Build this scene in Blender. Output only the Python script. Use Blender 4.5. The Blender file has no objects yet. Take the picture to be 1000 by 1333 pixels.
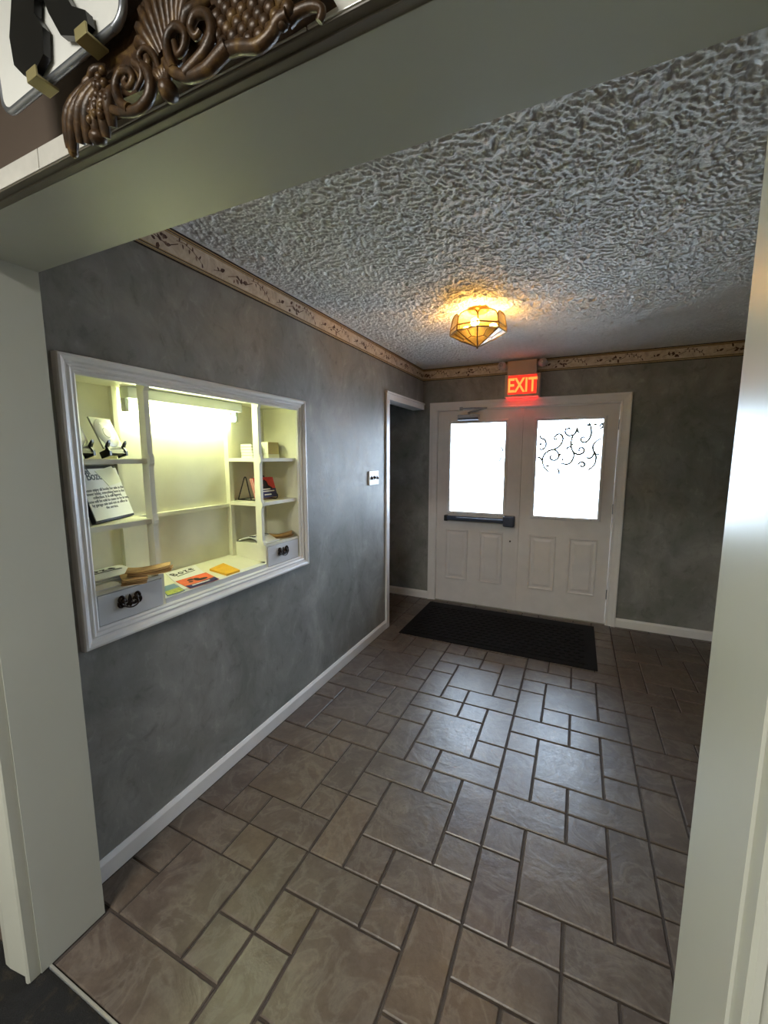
import bpy, bmesh, math, random
import numpy as np
from mathutils import Vector, Matrix
random.seed(7)
SC = bpy.context.scene
COL = SC.collection
R = math.radians
# ------------------------------------------------------------------ camera
cam_d = bpy.data.cameras.new('camera')
cam = bpy.data.objects.new('camera', cam_d); COL.objects.link(cam)
cam_d.sensor_fit = 'VERTICAL'; cam_d.sensor_height = 24.0
cam_d.lens = 537.66 / 1333.0 * 24.0
cam_d.clip_start = 0.02
cam.location = (1.5213, -4.2346, 1.5664)
cam.rotation_euler = (R(90 - 7.6425), 0, R(25.0095))
SC.camera = cam
# ------------------------------------------------------------------ world, light, exposure
W = bpy.data.worlds.new('overcast sky'); SC.world = W; W.use_nodes = True
bg = W.node_tree.nodes['Background']
bg.inputs[0].default_value = (0.70, 0.85, 1.0, 1); bg.inputs[1].default_value = 15.0
def area(name, loc, rot, sx, sy, power, color, portal=False):
    l = bpy.data.lights.new(name, 'AREA'); l.shape = 'RECTANGLE'; l.size = sx; l.size_y = sy
    l.energy = power; l.color = color
    o = bpy.data.objects.new(name, l); COL.objects.link(o); o.location = loc; o.rotation_euler = rot
    if portal: l.cycles.is_portal = True
    return o
area('window_portal', (0.588, 0.075, 1.45), (R(-90), 0, 0), 0.56, 0.91, 1, (1, 1, 1), True)
area('window_portal', (1.433, 0.075, 1.45), (R(-90), 0, 0), 0.56, 0.91, 1, (1, 1, 1), True)
area('ceiling_panel_light', (0.62, -5.7, 2.58), (0, 0, 0), 1.1, 0.6, 68, (1.0, 0.98, 0.90))
SC.view_settings.view_transform = 'Standard'; SC.view_settings.look = 'None'
SC.view_settings.gamma = 1.0; SC.view_settings.use_curve_mapping = False
SC.view_settings.exposure = 0.95
SC.cycles.max_bounces = 10; SC.cycles.diffuse_bounces = 6; SC.cycles.glossy_bounces = 4
SC.cycles.transparent_max_bounces = 12; SC.cycles.caustics_reflective = False; SC.cycles.caustics_refractive = False
SC.cycles.sample_clamp_indirect = 6.0

# ------------------------------------------------------------------ materials
def new_mat(name):
    m = bpy.data.materials.new(name); m.use_nodes = True
    nt = m.node_tree; b = nt.nodes['Principled BSDF']
    return m, nt, b
def lin(h):
    c = [int(h[i:i + 2], 16) / 255 for i in (0, 2, 4)]
    return tuple((x / 12.92 if x <= .04045 else ((x + .055) / 1.055) ** 2.4) for x in c) + (1,)
def N(nt, t, **kw):
    n = nt.nodes.new(t)
    for k, v in kw.items():
        if isinstance(v, (int, float, tuple)) and k in n.inputs: n.inputs[k].default_value = v
        else: setattr(n, k, v)
    return n
def pos(nt, scale=(1, 1, 1)):
    g = nt.nodes.new('ShaderNodeNewGeometry'); mp = nt.nodes.new('ShaderNodeMapping')
    mp.inputs['Scale'].default_value = scale
    nt.links.new(g.outputs['Position'], mp.inputs[0]); return mp.outputs[0]
def noise(nt, vec, scale, detail=4, rough=.55, dist=0):
    n = nt.nodes.new('ShaderNodeTexNoise')
    n.inputs['Scale'].default_value = scale; n.inputs['Detail'].default_value = detail
    n.inputs['Roughness'].default_value = rough; n.inputs['Distortion'].default_value = dist
    nt.links.new(vec, n.inputs['Vector']); return n.outputs[0]
def ramp(nt, fac, stops):
    r = nt.nodes.new('ShaderNodeValToRGB'); e = r.color_ramp.elements
    while len(e) < len(stops): e.new(.5)
    for k, (p, c) in enumerate(stops): e[k].position = p; e[k].color = c
    nt.links.new(fac, r.inputs[0]); return r.outputs[0]
def mixc(nt, fac, a, b, mode='MIX'):
    m = nt.nodes.new('ShaderNodeMix'); m.data_type = 'RGBA'; m.blend_type = mode
    for sock, v in ((m.inputs[0], fac), (m.inputs[6], a), (m.inputs[7], b)):
        if hasattr(v, 'is_linked'): nt.links.new(v, sock)
        else: sock.default_value = v
    return m.outputs[2]
def bump(nt, b, h, strength, dist):
    n = nt.nodes.new('ShaderNodeBump'); n.inputs['Strength'].default_value = strength; n.inputs['Distance'].default_value = dist
    nt.links.new(h, n.inputs['Height']); nt.links.new(n.outputs[0], b.inputs['Normal'])
def simple(name, hexc, rough=.5, metal=0, spec=.5, var=0, vs=20, bmp=0, bs=200, emit=None, es=0):
    m, nt, b = new_mat(name); c = lin(hexc)
    b.inputs['Roughness'].default_value = rough; b.inputs['Metallic'].default_value = metal
    b.inputs['Specular IOR Level'].default_value = spec
    p = pos(nt)
    f = noise(nt, p, vs)
    lo = tuple(max(0, x * (1 - var)) for x in c[:3]) + (1,); hi = tuple(min(1, x * (1 + var)) for x in c[:3]) + (1,)
    nt.links.new(ramp(nt, f, [(.3, lo), (.7, hi)]), b.inputs['Base Color'])
    if bmp: bump(nt, b, noise(nt, p, bs, 2), bmp, .002)
    if emit: b.inputs['Emission Color'].default_value = emit; b.inputs['Emission Strength'].default_value = es
    return m

def wall_mat():
    m, nt, b = new_mat('grey faux finish paint'); p = pos(nt, (1, 1, .75))
    a = noise(nt, p, 3.2, 6, .62, .6); c = noise(nt, p, 14, 5, .65, .8); d = noise(nt, p, 1.1, 2)
    base = ramp(nt, a, [(.3, lin('6a6e6a')), (.5, lin('868785')), (.70, lin('a6a6a4'))])
    tint = ramp(nt, d, [(.35, lin('878b85')), (.65, lin('8d8884'))])
    base = mixc(nt, .30, base, tint)
    spots = ramp(nt, c, [(.28, (.5, .5, .5, 1)), (.45, (.95, .95, .95, 1)), (.58, (1, 1, 1, 1)), (.74, (1.5, 1.5, 1.46, 1))])
    base = mixc(nt, .6, base, spots, 'MULTIPLY')
    nt.links.new(base, b.inputs['Base Color'])
    r = ramp(nt, c, [(.3, (.48,) * 3 + (1,)), (.7, (.60,) * 3 + (1,))]); nt.links.new(r, b.inputs['Roughness'])
    bump(nt, b, noise(nt, p, 60, 4), .18, .004)
    return m
def tile_mat():
    m, nt, b = new_mat('slate look floor tile')
    g = nt.nodes.new('ShaderNodeNewGeometry'); oi = nt.nodes.new('ShaderNodeObjectInfo')
    mul = nt.nodes.new('ShaderNodeMath'); mul.operation = 'MULTIPLY'; mul.inputs[1].default_value = 40
    nt.links.new(oi.outputs['Random'], mul.inputs[0])
    add = nt.nodes.new('ShaderNodeVectorMath'); add.operation = 'ADD'
    nt.links.new(g.outputs['Position'], add.inputs[0]); nt.links.new(mul.outputs[0], add.inputs[1])
    p = add.outputs[0]
    a = noise(nt, p, 7, 6, .62, .5); v = noise(nt, p, 6, 5, .6, .9); f = noise(nt, p, 55, 4, .7, .5)
    base = ramp(nt, a, [(.28, lin('40342d')), (.48, lin('54473d')), (.70, lin('6b5d50'))])
    hue = ramp(nt, oi.outputs['Random'], [(0, lin('4a403c')), (.35, lin('544d47')), (.65, lin('514941')), (.85, lin('625445')), (1, lin('4b4343'))])
    base = mixc(nt, .5, base, hue)
    vein = ramp(nt, v, [(.44, (0, 0, 0, 1)), (.48, (1, 1, 1, 1)), (.56, (0, 0, 0, 1))])
    mx = mixc(nt, 0, base, lin('81786f'))
    sc = nt.nodes.new('ShaderNodeMath'); sc.operation = 'MULTIPLY'; sc.inputs[1].default_value = .26
    nt.links.new(vein, sc.inputs[0]); nt.links.new(sc.outputs[0], mx.node.inputs[0])
    fine = ramp(nt, f, [(.3, (.8, .8, .8, 1)), (.7, (1.15, 1.15, 1.15, 1))])
    nt.links.new(mixc(nt, .8, mx, fine, 'MULTIPLY'), b.inputs['Base Color'])
    nt.links.new(ramp(nt, f, [(.3, (.30,) * 3 + (1,)), (.7, (.42,) * 3 + (1,))]), b.inputs['Roughness'])
    h = nt.nodes.new('ShaderNodeMath'); h.operation = 'ADD'
    nt.links.new(v, h.inputs[0]); nt.links.new(a, h.inputs[1])
    bump(nt, b, h.outputs[0], .22, .012)
    return m
def carpet_mat():
    m, nt, b = new_mat('dark patterned carpet'); p = pos(nt)
    a = noise(nt, p, 9, 3, .6, 2.2)
    nt.links.new(ramp(nt, a, [(.40, lin('060505')), (.54, lin('0c0a09')), (.6, lin('241e12')), (.66, lin('0d0b0a')), (.76, lin('27211b'))]), b.inputs['Base Color'])
    b.inputs['Roughness'].default_value = .95; bump(nt, b, noise(nt, p, 400, 2), .8, .006)
    return m
def marble_paper():
    m, nt, b = new_mat('beige marbled wallpaper border'); p = pos(nt)
    a = noise(nt, p, 16, 6, .65, 1.4)
    nt.links.new(ramp(nt, a, [(.3, lin('b8a898')), (.5, lin('d2c4b2')), (.7, lin('e4dacd'))]), b.inputs['Base Color'])
    b.inputs['Roughness'].default_value = .6
    return m
def glass_mat(name, tint, rough=.05, transp=.85, rim=(.9, .9, .9, 1)):
    m = bpy.data.materials.new(name); m.use_nodes = True; nt = m.node_tree; nt.nodes.clear()
    out = nt.nodes.new('ShaderNodeOutputMaterial'); t = nt.nodes.new('ShaderNodeBsdfTransparent'); t.inputs[0].default_value = tint
    g = nt.nodes.new('ShaderNodeBsdfGlossy'); g.inputs['Roughness'].default_value = rough
    tr = nt.nodes.new('ShaderNodeBsdfTranslucent'); tr.inputs[0].default_value = rim
    fr = nt.nodes.new('ShaderNodeFresnel'); fr.inputs[0].default_value = 1.45
    m1 = nt.nodes.new('ShaderNodeMixShader'); m1.inputs[0].default_value = 1 - transp
    nt.links.new(t.outputs[0], m1.inputs[1]); nt.links.new(tr.outputs[0], m1.inputs[2])
    m2 = nt.nodes.new('ShaderNodeMixShader'); nt.links.new(fr.outputs[0], m2.inputs[0])
    nt.links.new(m1.outputs[0], m2.inputs[1]); nt.links.new(g.outputs[0], m2.inputs[2])
    nt.links.new(m2.outputs[0], out.inputs[0]); return m
def brushed_wood():
    m, nt, b = new_mat('aged bronze gilt'); p = pos(nt)
    a = noise(nt, p, 45, 5, .6)
    nt.links.new(ramp(nt, a, [(.3, lin('20150c')), (.55, lin('4a331c')), (.75, lin('7d6234'))]), b.inputs['Base Color'])
    b.inputs['Roughness'].default_value = .38; b.inputs['Metallic'].default_value = .15
    bump(nt, b, noise(nt, p, 160, 3), .3, .002); return m

M = dict(
    wall=wall_mat(), tile=tile_mat(), carpet=carpet_mat(), paper=marble_paper(), bronze=brushed_wood(),
    grout=simple('dark brown grout', '3b322c', .85, var=.2, bmp=.4, bs=300),
    ceil=simple('white stomped ceiling paint', 'f1f1f1', .6, spec=.3, var=.05, vs=30, bmp=.6, bs=150),
    trimgloss=simple('semi gloss grey white trim paint', 'b6b7ad', .3, spec=.5, var=.02, vs=4, bmp=.05, bs=60),
    white=simple('white trim paint', 'e8e6e5', .35, spec=.5, var=.03, vs=12, bmp=.06, bs=80),
    door=simple('white door paint', 'e3dfdd', .38, spec=.5, var=.04, vs=8, bmp=.05, bs=120),
    frontwall=simple('dark taupe wall paint', '5a4c42', .6, var=.06, vs=6),
    outwall=simple('cream front room paint', 'b8b4a4', .6, var=.04),
    cream=simple('cream cabinet paint', 'e6e4cf', .42, spec=.45, var=.04, vs=9),
    drawer=simple('pale grey drawer paint', 'd5d6d8', .4, var=.03, vs=10),
    black=simple('black metal', '0b0b0c', .35, spec=.5), blackplastic=simple('black plastic', '08080b', .3),
    matrubber=simple('black rubber mat', '060607', .75, spec=.2, var=.25, vs=60, bmp=.5, bs=250),
    bronze_dark=simple('dark antique bronze', '2a1c12', .35, .6, var=.2, vs=80),
    brass=simple('brass came', '7a5a26', .35, .6), gold=simple('brass tip', 'b3a878', .35, .5),
    steel=simple('brushed steel', 'a3a7b0', .3, .85, var=.1, vs=50), darksteel=simple('dark anodised bar', '454b5c', .32, .6, var=.1, vs=40),
    goldline=simple('gold paper edge', 'a88e62', .55, var=.1, vs=60), blackline=simple('black paper edge', '1a1512', .6),
    print_=simple('brown printed foliage', '5a4238', .6, var=.35, vs=120), print2=simple('pale brown printed foliage', '8a7060', .6, var=.25, vs=120),
    whitepaper=simple('white paper', 'eeeeea', .6, var=.02), notepaper=simple('cream note paper', 'e9ead6', .6, var=.02),
    ink=simple('black ink', '15151a', .6), greyink=simple('grey ink', '5f6468', .6), paleink=simple('pale ink', '9aa2a2', .6),
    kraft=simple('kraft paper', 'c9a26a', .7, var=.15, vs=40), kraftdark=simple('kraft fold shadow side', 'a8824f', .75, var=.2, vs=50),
    red=simple('red print', 'cc3a2b', .35, var=.12, vs=40), orange=simple('orange print', 'e2683c', .4, var=.15, vs=30),
    navy=simple('navy print', '23265e', .35, var=.15, vs=40), blue=simple('dusty blue print', '6d8ba3', .45, var=.1, vs=30),
    green=simple('olive green print', 'aab04f', .45, var=.3, vs=80), yellow=simple('golden yellow envelope', 'e0aa2c', .5, var=.06, vs=30),
    pink=simple('pink page edges', 'd8a498', .5), case=simple('white disc case', 'e9ead9', .4), casegap=simple('case gap grey', '8f9282', .5),
    sleeve=simple('clear grey sleeve', 'a3a698', .3), tan=simple('tan card', 'b5a87f', .6, var=.05), disc=simple('white disc', 'e6e6e0', .25, spec=.6), discgrey=simple('grey disc print', '9a9d99', .4),
    cream_fixture=simple('white enamel fixture', 'd3d8cf', .4), cap=simple('grey socket', '9fa39a', .5),
    signbox=simple('beige sign housing', 'c9b3a0', .5, var=.03), lamphead=simple('grey lamp head plastic', 'c2bfc6', .3, spec=.6),
    marble=simple('white marble strip', 'dcd9d2', .18, spec=.6, var=.06, vs=30), tan_taupe=simple('taupe casing', '6a6358', .45, var=.05),
    concrete=simple('pale concrete', 'b9b7b0', .9, var=.08),
    sillstone=simple('pale metal threshold', 'a9a69c', .4, .5), plaster=simple('white ceiling paint', 'd8d8d2', .8),
)
M['tube'] = simple('lit fluorescent tube', 'ffffff', .5, emit=(.92, 1.0, .58, 1), es=24)
M['bulb'] = simple('lit warm bulb', 'ffffff', .5, emit=(1.0, .55, .13, 1), es=90)
M['exit_red'] = simple('lit red sign face', '800000', .5, emit=(1.0, .025, .012, 1), es=.95)
M['exit_letter'] = simple('lit orange letters', 'ff7030', .5, emit=(1.0, .22, .04, 1), es=1.1)
M['exit_down'] = simple('lit red lens', 'a00000', .5, emit=(1.0, .02, .015, 1), es=3.0)
M['pane'] = glass_mat('frosted door glass', (.95, .97, 1, 1), .05, .85)
M['amber'] = glass_mat('amber lamp glass', (1.0, .93, .78, 1), .08, .90, (1, .8, .45, 1))
M['etch'] = simple('grey etched scroll', '737b7c', .6)

# ------------------------------------------------------------------ mesh builder
class MB:
    def __init__(s): s.v = []; s.f = []; s.sm = []
    def add(s, vs, fs, smooth=False):
        n = len(s.v); s.v += [tuple(p) for p in vs]; s.f += [tuple(i + n for i in q) for q in fs]; s.sm += [smooth] * len(fs); return s
    def box(s, x0, x1, y0, y1, z0, z1, c=0):
        if c:   # chamfered box
            bm = bmesh.new(); bmesh.ops.create_cube(bm, size=1)
            for v in bm.verts: v.co = Vector(((x0 + x1) / 2 + v.co.x * (x1 - x0), (y0 + y1) / 2 + v.co.y * (y1 - y0), (z0 + z1) / 2 + v.co.z * (z1 - z0)))
            bmesh.ops.bevel(bm, geom=bm.edges[:], offset=c, segments=2, affect='EDGES', profile=.6)
            bm.verts.index_update(); s.add([v.co[:] for v in bm.verts], [[v.index for v in f.verts] for f in bm.faces]); bm.free(); return s
        s.add([(x0, y0, z0), (x1, y0, z0), (x1, y1, z0), (x0, y1, z0), (x0, y0, z1), (x1, y0, z1), (x1, y1, z1), (x0, y1, z1)],
              [(0, 3, 2, 1), (4, 5, 6, 7), (0, 1, 5, 4), (1, 2, 6, 5), (2, 3, 7, 6), (3, 0, 4, 7)]); return s
    def hexa(s, a, b):      # two quads a (4 pts) and b (4 pts) joined
        s.add(list(a) + list(b), [(3, 2, 1, 0), (4, 5, 6, 7), (0, 1, 5, 4), (1, 2, 6, 5), (2, 3, 7, 6), (3, 0, 4, 7)]); return s
    def prism(s, pts, off):   # polygon pts (3d) extruded by vector off
        n = len(pts); off = Vector(off); q = [Vector(p) for p in pts]
        s.add(q + [p + off for p in q], [tuple(range(n))[::-1], tuple(range(n, 2 * n))] + [(i, (i + 1) % n, (i + 1) % n + n, i + n) for i in range(n)]); return s
    def tube(s, path, r, n=8, cap=True):
        P = [Vector(p) for p in path]; rr = r if isinstance(r, (list, tuple)) else [r] * len(P)
        t0 = (P[1] - P[0]).normalized(); u = t0.orthogonal().normalized(); rings = []
        for i, p in enumerate(P):
            t = ((P[min(i + 1, len(P) - 1)] - P[max(i - 1, 0)])).normalized()
            u = (u - t * u.dot(t)).normalized(); w = t.cross(u)
            rings.append([p + (u * math.cos(2 * math.pi * k / n) + w * math.sin(2 * math.pi * k / n)) * rr[i] for k in range(n)])
        vs = [q for rg in rings for q in rg]; fs = []
        for i in range(len(P) - 1):
            for k in range(n): fs.append((i * n + k, i * n + (k + 1) % n, (i + 1) * n + (k + 1) % n, (i + 1) * n + k))
        s.add(vs, fs, True)
        if cap: s.add(rings[0], [tuple(range(n))[::-1]]); s.add(rings[-1], [tuple(range(n))])
        return s
    def lathe(s, prof, c=(0, 0, 0), n=24, axis='Z'):
        vs = []; fs = []
        for r, h in prof:
            for k in range(n):
                a = 2 * math.pi * k / n; x, y = r * math.cos(a), r * math.sin(a)
                vs.append({'Z': (c[0] + x, c[1] + y, c[2] + h), 'Y': (c[0] + x, c[1] + h, c[2] + y), 'X': (c[0] + h, c[1] + x, c[2] + y)}[axis])
        for i in range(len(prof) - 1):
            for k in range(n): fs.append((i * n + k, i * n + (k + 1) % n, (i + 1) * n + (k + 1) % n, (i + 1) * n + k))
        s.add(vs, fs, True)
        for i in (0, len(prof) - 1):
            if prof[i][0] > 1e-6: s.add(vs[i * n:(i + 1) * n], [tuple(range(n))])
        return s
    def ball(s, c, rx, ry=None, rz=None, n=10, m=6, rot=None):
        ry = ry or rx; rz = rz or rx; vs = []; fs = []
        for i in range(m + 1):
            th = math.pi * i / m
            for k in range(n):
                a = 2 * math.pi * k / n; p = Vector((rx * math.sin(th) * math.cos(a), ry * math.sin(th) * math.sin(a), rz * math.cos(th)))
                if rot: p = rot @ p
                vs.append(Vector(c) + p)
        for i in range(m):
            for k in range(n): fs.append((i * n + k, (i + 1) * n + k, (i + 1) * n + (k + 1) % n, i * n + (k + 1) % n))
        s.add(vs, fs, True); return s
    def sweep_frame(s, loop, prof, normal):
        """mitred picture-frame: loop = 4 corner points (inner edge), prof = [(out, up)] in the frame plane / along normal"""
        L = [Vector(p) for p in loop]; n = Vector(normal); c = sum(L, Vector()) / 4; rows = []
        e1 = (L[1] - L[0]).normalized(); e2 = (L[3] - L[0]).normalized()
        for p in L:
            d = p - c; dx = 1 if d.dot(e1) > 0 else -1; dy = 1 if d.dot(e2) > 0 else -1
            rows.append([p + (e1 * dx + e2 * dy) * o + n * h for o, h in prof])
        m = len(prof); fs = []
        for i in range(4):
            j = (i + 1) % 4
            for k in range(m): fs.append((i * m + k, j * m + k, j * m + (k + 1) % m, i * m + (k + 1) % m))
        s.add([q for r_ in rows for q in r_], fs); return s
    def build(s, name, mat, parent=None, local=False, mtx=None):
        me = bpy.data.meshes.new(name); vs = [Vector(p) for p in s.v]
        if mtx: vs = [mtx @ p for p in vs]
        if parent and not local:
            root = parent
            while root.parent: root = root.parent
            vs = [p - root.location for p in vs]
        me.from_pydata(vs, [], s.f); me.materials.append(mat)
        me.polygons.foreach_set('use_smooth', s.sm)
        bm = bmesh.new(); bm.from_mesh(me); bmesh.ops.recalc_face_normals(bm, faces=bm.faces[:]); bm.to_mesh(me); bm.free()
        o = bpy.data.objects.new(name, me); COL.objects.link(o)
        if parent: o.parent = parent
        return o
def thing(name, label, cat, loc=(0, 0, 0), rot=(0, 0, 0), group=None):
    o = bpy.data.objects.new(name, None); COL.objects.link(o); o.empty_display_size = .1
    o.location = loc; o.rotation_euler = rot; o['label'] = label; o['category'] = cat
    if group: o['group'] = group
    return o
def tag(o, label, cat, group=None):
    o['label'] = label; o['category'] = cat
    if group: o['group'] = group
    return o
def struct(o): o['kind'] = 'structure'; return o
def copy_tree(root, label, loc=None, rotz=None):
    r = root.copy(); COL.objects.link(r); r['label'] = label
    if loc is not None: r.location = loc
    if rotz is not None: r.rotation_euler.z = rotz
    for ch in list(root.children):
        c = ch.copy(); COL.objects.link(c); c.parent = r
        for g in list(ch.children):
            d = g.copy(); COL.objects.link(d); d.parent = c
    return r
def spline(pts, k=6):
    P = [Vector(p) for p in pts]; out = []
    for i in range(len(P) - 1):
        a, b, c, d = P[max(i - 1, 0)], P[i], P[i + 1], P[min(i + 2, len(P) - 1)]
        for j in range(k):
            t = j / k
            out.append(.5 * ((2 * b) + (c - a) * t + (2 * a - 5 * b + 4 * c - d) * t * t + (3 * b - a - 3 * c + d) * t ** 3))
    return out + [P[-1]]
def text(body, size, mat, parent, mtx, name='lettering', extrude=.0004, spacing=1.0, align='CENTER', bold=0):
    cu = bpy.data.curves.new('t', 'FONT'); cu.body = body; cu.size = size; cu.extrude = extrude; cu.space_character = spacing
    cu.align_x = align; cu.offset = bold; cu.resolution_u = 3
    o = bpy.data.objects.new('t', cu); COL.objects.link(o)
    bpy.context.view_layer.update()
    me = bpy.data.meshes.new_from_object(o.evaluated_get(bpy.context.evaluated_depsgraph_get()))
    bpy.data.objects.remove(o); bpy.data.curves.remove(cu)
    me.transform(mtx); me.materials.clear(); me.materials.append(mat); me.name = name
    ob = bpy.data.objects.new(name, me); COL.objects.link(ob); ob.parent = parent; return ob
def frame_mtx(o, ex, ey):
    """matrix mapping local (x, y, z) to o + x*ex + y*ey + z*n"""
    ex = Vector(ex).normalized(); n = ex.cross(Vector(ey)).normalized(); ey = n.cross(ex)
    m = Matrix.Identity(4)
    for i in range(3): m[i][0] = ex[i]; m[i][1] = ey[i]; m[i][2] = n[i]; m[i][3] = o[i]
    return m

H = 2.468; YF = -3.525; YC = -3.72; XR = 2.8; XL = -1.0
# ================================================================== STRUCTURE
fl = MB().box(XL - .1, XR + .1, -3.69, .12, -.10, -.006).build('floor', M['grout']); struct(fl)
# tiles: a four-size modular layout repeating every four units
UX, UY = .1553, .1565; GX, GY = 1.253, -2.413; GAP = .0042
CELL = [(0, 0, 1, 2), (1, 0, 1, 1), (2, 0, 2, 1), (1, 1, 2, 2), (3, 1, 1, 1), (3, 2, 1, 2), (0, 2, 1, 1), (0, 3, 2, 1), (2, 3, 1, 1)]
def tile_mesh(w, h):
    c = .0035; b = MB()
    x, y = w / 2, h / 2
    b.add([(-x, -y, -.014), (x, -y, -.014), (x, y, -.014), (-x, y, -.014), (-x, -y, -c), (x, -y, -c), (x, y, -c), (-x, y, -c),
           (-x + c, -y + c, 0), (x - c, -y + c, 0), (x - c, y - c, 0), (-x + c, y - c, 0)],
          [(0, 1, 5, 4), (1, 2, 6, 5), (2, 3, 7, 6), (3, 0, 4, 7), (4, 5, 9, 8), (5, 6, 10, 9), (6, 7, 11, 10), (7, 4, 8, 11), (8, 9, 10, 11)])
    me = bpy.data.meshes.new('tile'); me.from_pydata(b.v, [], b.f); me.materials.append(M['tile']); me.update(); return me
tcache = {}
for bi in range(-5, 4):
    for bj in range(-3, 5):
        for (ci, cj, w, h) in CELL:
            x0 = GX + (bi * 4 + ci) * UX; x1 = x0 + w * UX; y0 = GY + (bj * 4 + cj) * UY; y1 = y0 + h * UY
            if x0 < .60 and y0 < -3.515 and y1 < -3.50: continue          # one long cut tile lies here
            if x0 < .60 and y0 < -3.515: y0 = GY - 7 * UY
            if abs(y0 + 3.665) < .012: y0 = -3.683
            y0 = max(y0, -3.683); y1 = min(y1, .004)
            lo = -.008 if y1 < -1.0 else XL
            x0 = max(x0, lo); x1 = min(x1, XR)
            if y0 < YF - .0 and y1 <= YF + .01 and (x1 < .13 or x0 > 1.72): continue
            if x1 - x0 < .02 or y1 - y0 < .02: continue
            k = (round(x1 - x0 - 2 * GAP, 3), round(y1 - y0 - 2 * GAP, 3))
            if k not in tcache: tcache[k] = tile_mesh(*k)
            o = bpy.data.objects.new('tile', tcache[k]); COL.objects.link(o); o.parent = fl
            o.location = ((x0 + x1) / 2, (y0 + y1) / 2, random.uniform(-.0008, .0006))
            o.rotation_euler = (random.uniform(-.002, .002), random.uniform(-.002, .002), 0)
o = bpy.data.objects.new('tile', tile_mesh(.632 - .131 - 2 * GAP, .176 - 2 * GAP)); COL.objects.link(o); o.parent = fl; o.location = ((.632 + .131) / 2, -3.597, 0)
carp = struct(MB().box(-1.3, 3.2, -8.0, -3.695, -.06, -.004).build('carpet_floor', M['carpet']))
struct(MB().box(.123, 1.71, -3.693, -3.686, -.02, .0015, .001).build('trim_threshold', M['sillstone']))
# left wall with display opening and passage opening
NY0, NY1, NZ0, NZ1 = -3.40, -2.203, .955, 1.853
PY = -.90; PZ = 2.07
wl = MB()
wl.box(-.11, 0, YF - .19, NY0, 0, H); wl.box(-.11, 0, NY0, NY1, 0, NZ0); wl.box(-.11, 0, NY0, NY1, NZ1, H)
wl.box(-.11, 0, NY1, PY, 0, H); wl.box(-.11, 0, PY, 0, PZ, H)
struct(wl.build('wall_left', M['wall']))
# back wall with double-door opening
DX0, DX1, DZ = .150, 1.852, 2.05
wb = MB(); wb.box(XL - .1, DX0, 0, .12, 0, H + .1); wb.box(DX1, XR + .1, 0, .12, 0, H + .1); wb.box(DX0, DX1, 0, .12, DZ, H + .1)
struct(wb.build('wall_back', M['wall']))
struct(MB().box(XR, XR + .1, YC, 0, 0, H + .1).build('wall_right', M['wall']))
# passage behind the left wall
struct(MB().box(XL - .1, XL, -1.5, 0, 0, 2.45).build('wall_passage_far', M['wall']))
struct(MB().box(XL, -.11, -1.5, -1.4, 0, 2.45).build('wall_passage_near', M['wall']))
struct(MB().box(XL, -.11, -1.4, 0, 2.40, 2.45).build('ceiling_passage', M['plaster']))
# front wall (the cased opening we look through)
wf = MB(); wf.box(-1.3, .105, YC + .0, YF, 0, 2.62); wf.box(1.728, 3.2, YC, YF, 0, 2.62); wf.box(.105, 1.728, YC, YF, 2.095, 2.62)
struct(wf.build('wall_front', M['frontwall']))
# front room shell
fr = MB(); fr.box(-1.4, -1.3, -8, YF, 0, 2.62); struct(fr.build('wall_front_room_left', M['outwall']))
struct(MB().box(3.2, 3.3, -8, YF, 0, 2.62).build('wall_front_room_right', M['outwall']))
struct(MB().box(-1.4, 3.3, -8.1, -8, 0, 2.62).build('wall_front_room_back', M['outwall']))
struct(MB().box(-1.4, 3.3, -8.1, YF, 2.62, 2.70).build('ceiling_front_room', M['plaster']))
struct(MB().box(-6, 9, .12, 14, -.16, -.06).build('ground_outside', M['concrete']))

# textured ceiling: real stomped relief
def band(shape, cell, lo, hi, ang=None, an=1.0, seed=0):
    rg = np.random.default_rng(seed); n = rg.standard_normal(shape)
    fy = np.fft.fftfreq(shape[0], cell)[:, None]; fx = np.fft.fftfreq(shape[1], cell)[None, :]
    if ang is not None:
        u = fx * math.cos(ang) + fy * math.sin(ang); v = -fx * math.sin(ang) + fy * math.cos(ang)
    else: u, v = fx, fy
    f = np.sqrt(u * u + (v * an) ** 2) + 1e-9
    f0 = 1 / math.sqrt(lo * hi); s = abs(math.log(hi / lo)) / 2
    r = np.real(np.fft.ifft2(np.fft.fft2(n) * np.exp(-(np.log(f / f0) / s) ** 2)))
    return r / r.std()
cell = .004; nx = int((XR + .02) / cell); ny = int(3.56 / cell); sh = (ny, nx)
m1 = 1 / (1 + np.exp(-4 * band(sh, cell, .25, .6, seed=5))); m2 = 1 / (1 + np.exp(-4 * band(sh, cell, .25, .6, seed=6)))
A = band(sh, cell, .020, .050, .3, 1.8, 1); B = band(sh, cell, .018, .040, 1.8, 2.0, 2); Cc = band(sh, cell, .016, .034, 2.6, 1.6, 3)
f1 = m1 * (m2 * A + (1 - m2) * B) + (1 - m1) * Cc
f1 = f1 + .55 * band(sh, cell, .011, .022, seed=11)
hgt = .0021 * np.tanh(3.0 * (f1 + .35))
hgt += .0016 * np.tanh(1.5 * band(sh, cell, .05, .10, 1.2, 1.5, 8))
hgt += .008 * (1 / (1 + np.exp(-7 * (band(sh, cell, .05, .10, .2, 1.7, 9) - 1.9))))       # deep pits
hgt += .0004 * band(sh, cell, .010, .014, seed=12)
X = np.linspace(0, XR, nx); Y = np.linspace(YF - .01, 0, ny)
fade = np.clip(np.minimum(X / .03, 1), 0, 1)[None, :] * np.clip(np.minimum(-Y / .03, 1), 0, 1)[:, None]
co = np.empty((ny, nx, 3), np.float32); co[..., 0] = X[None, :]; co[..., 1] = Y[:, None]; co[..., 2] = H + .004 * fade + hgt * fade
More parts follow.
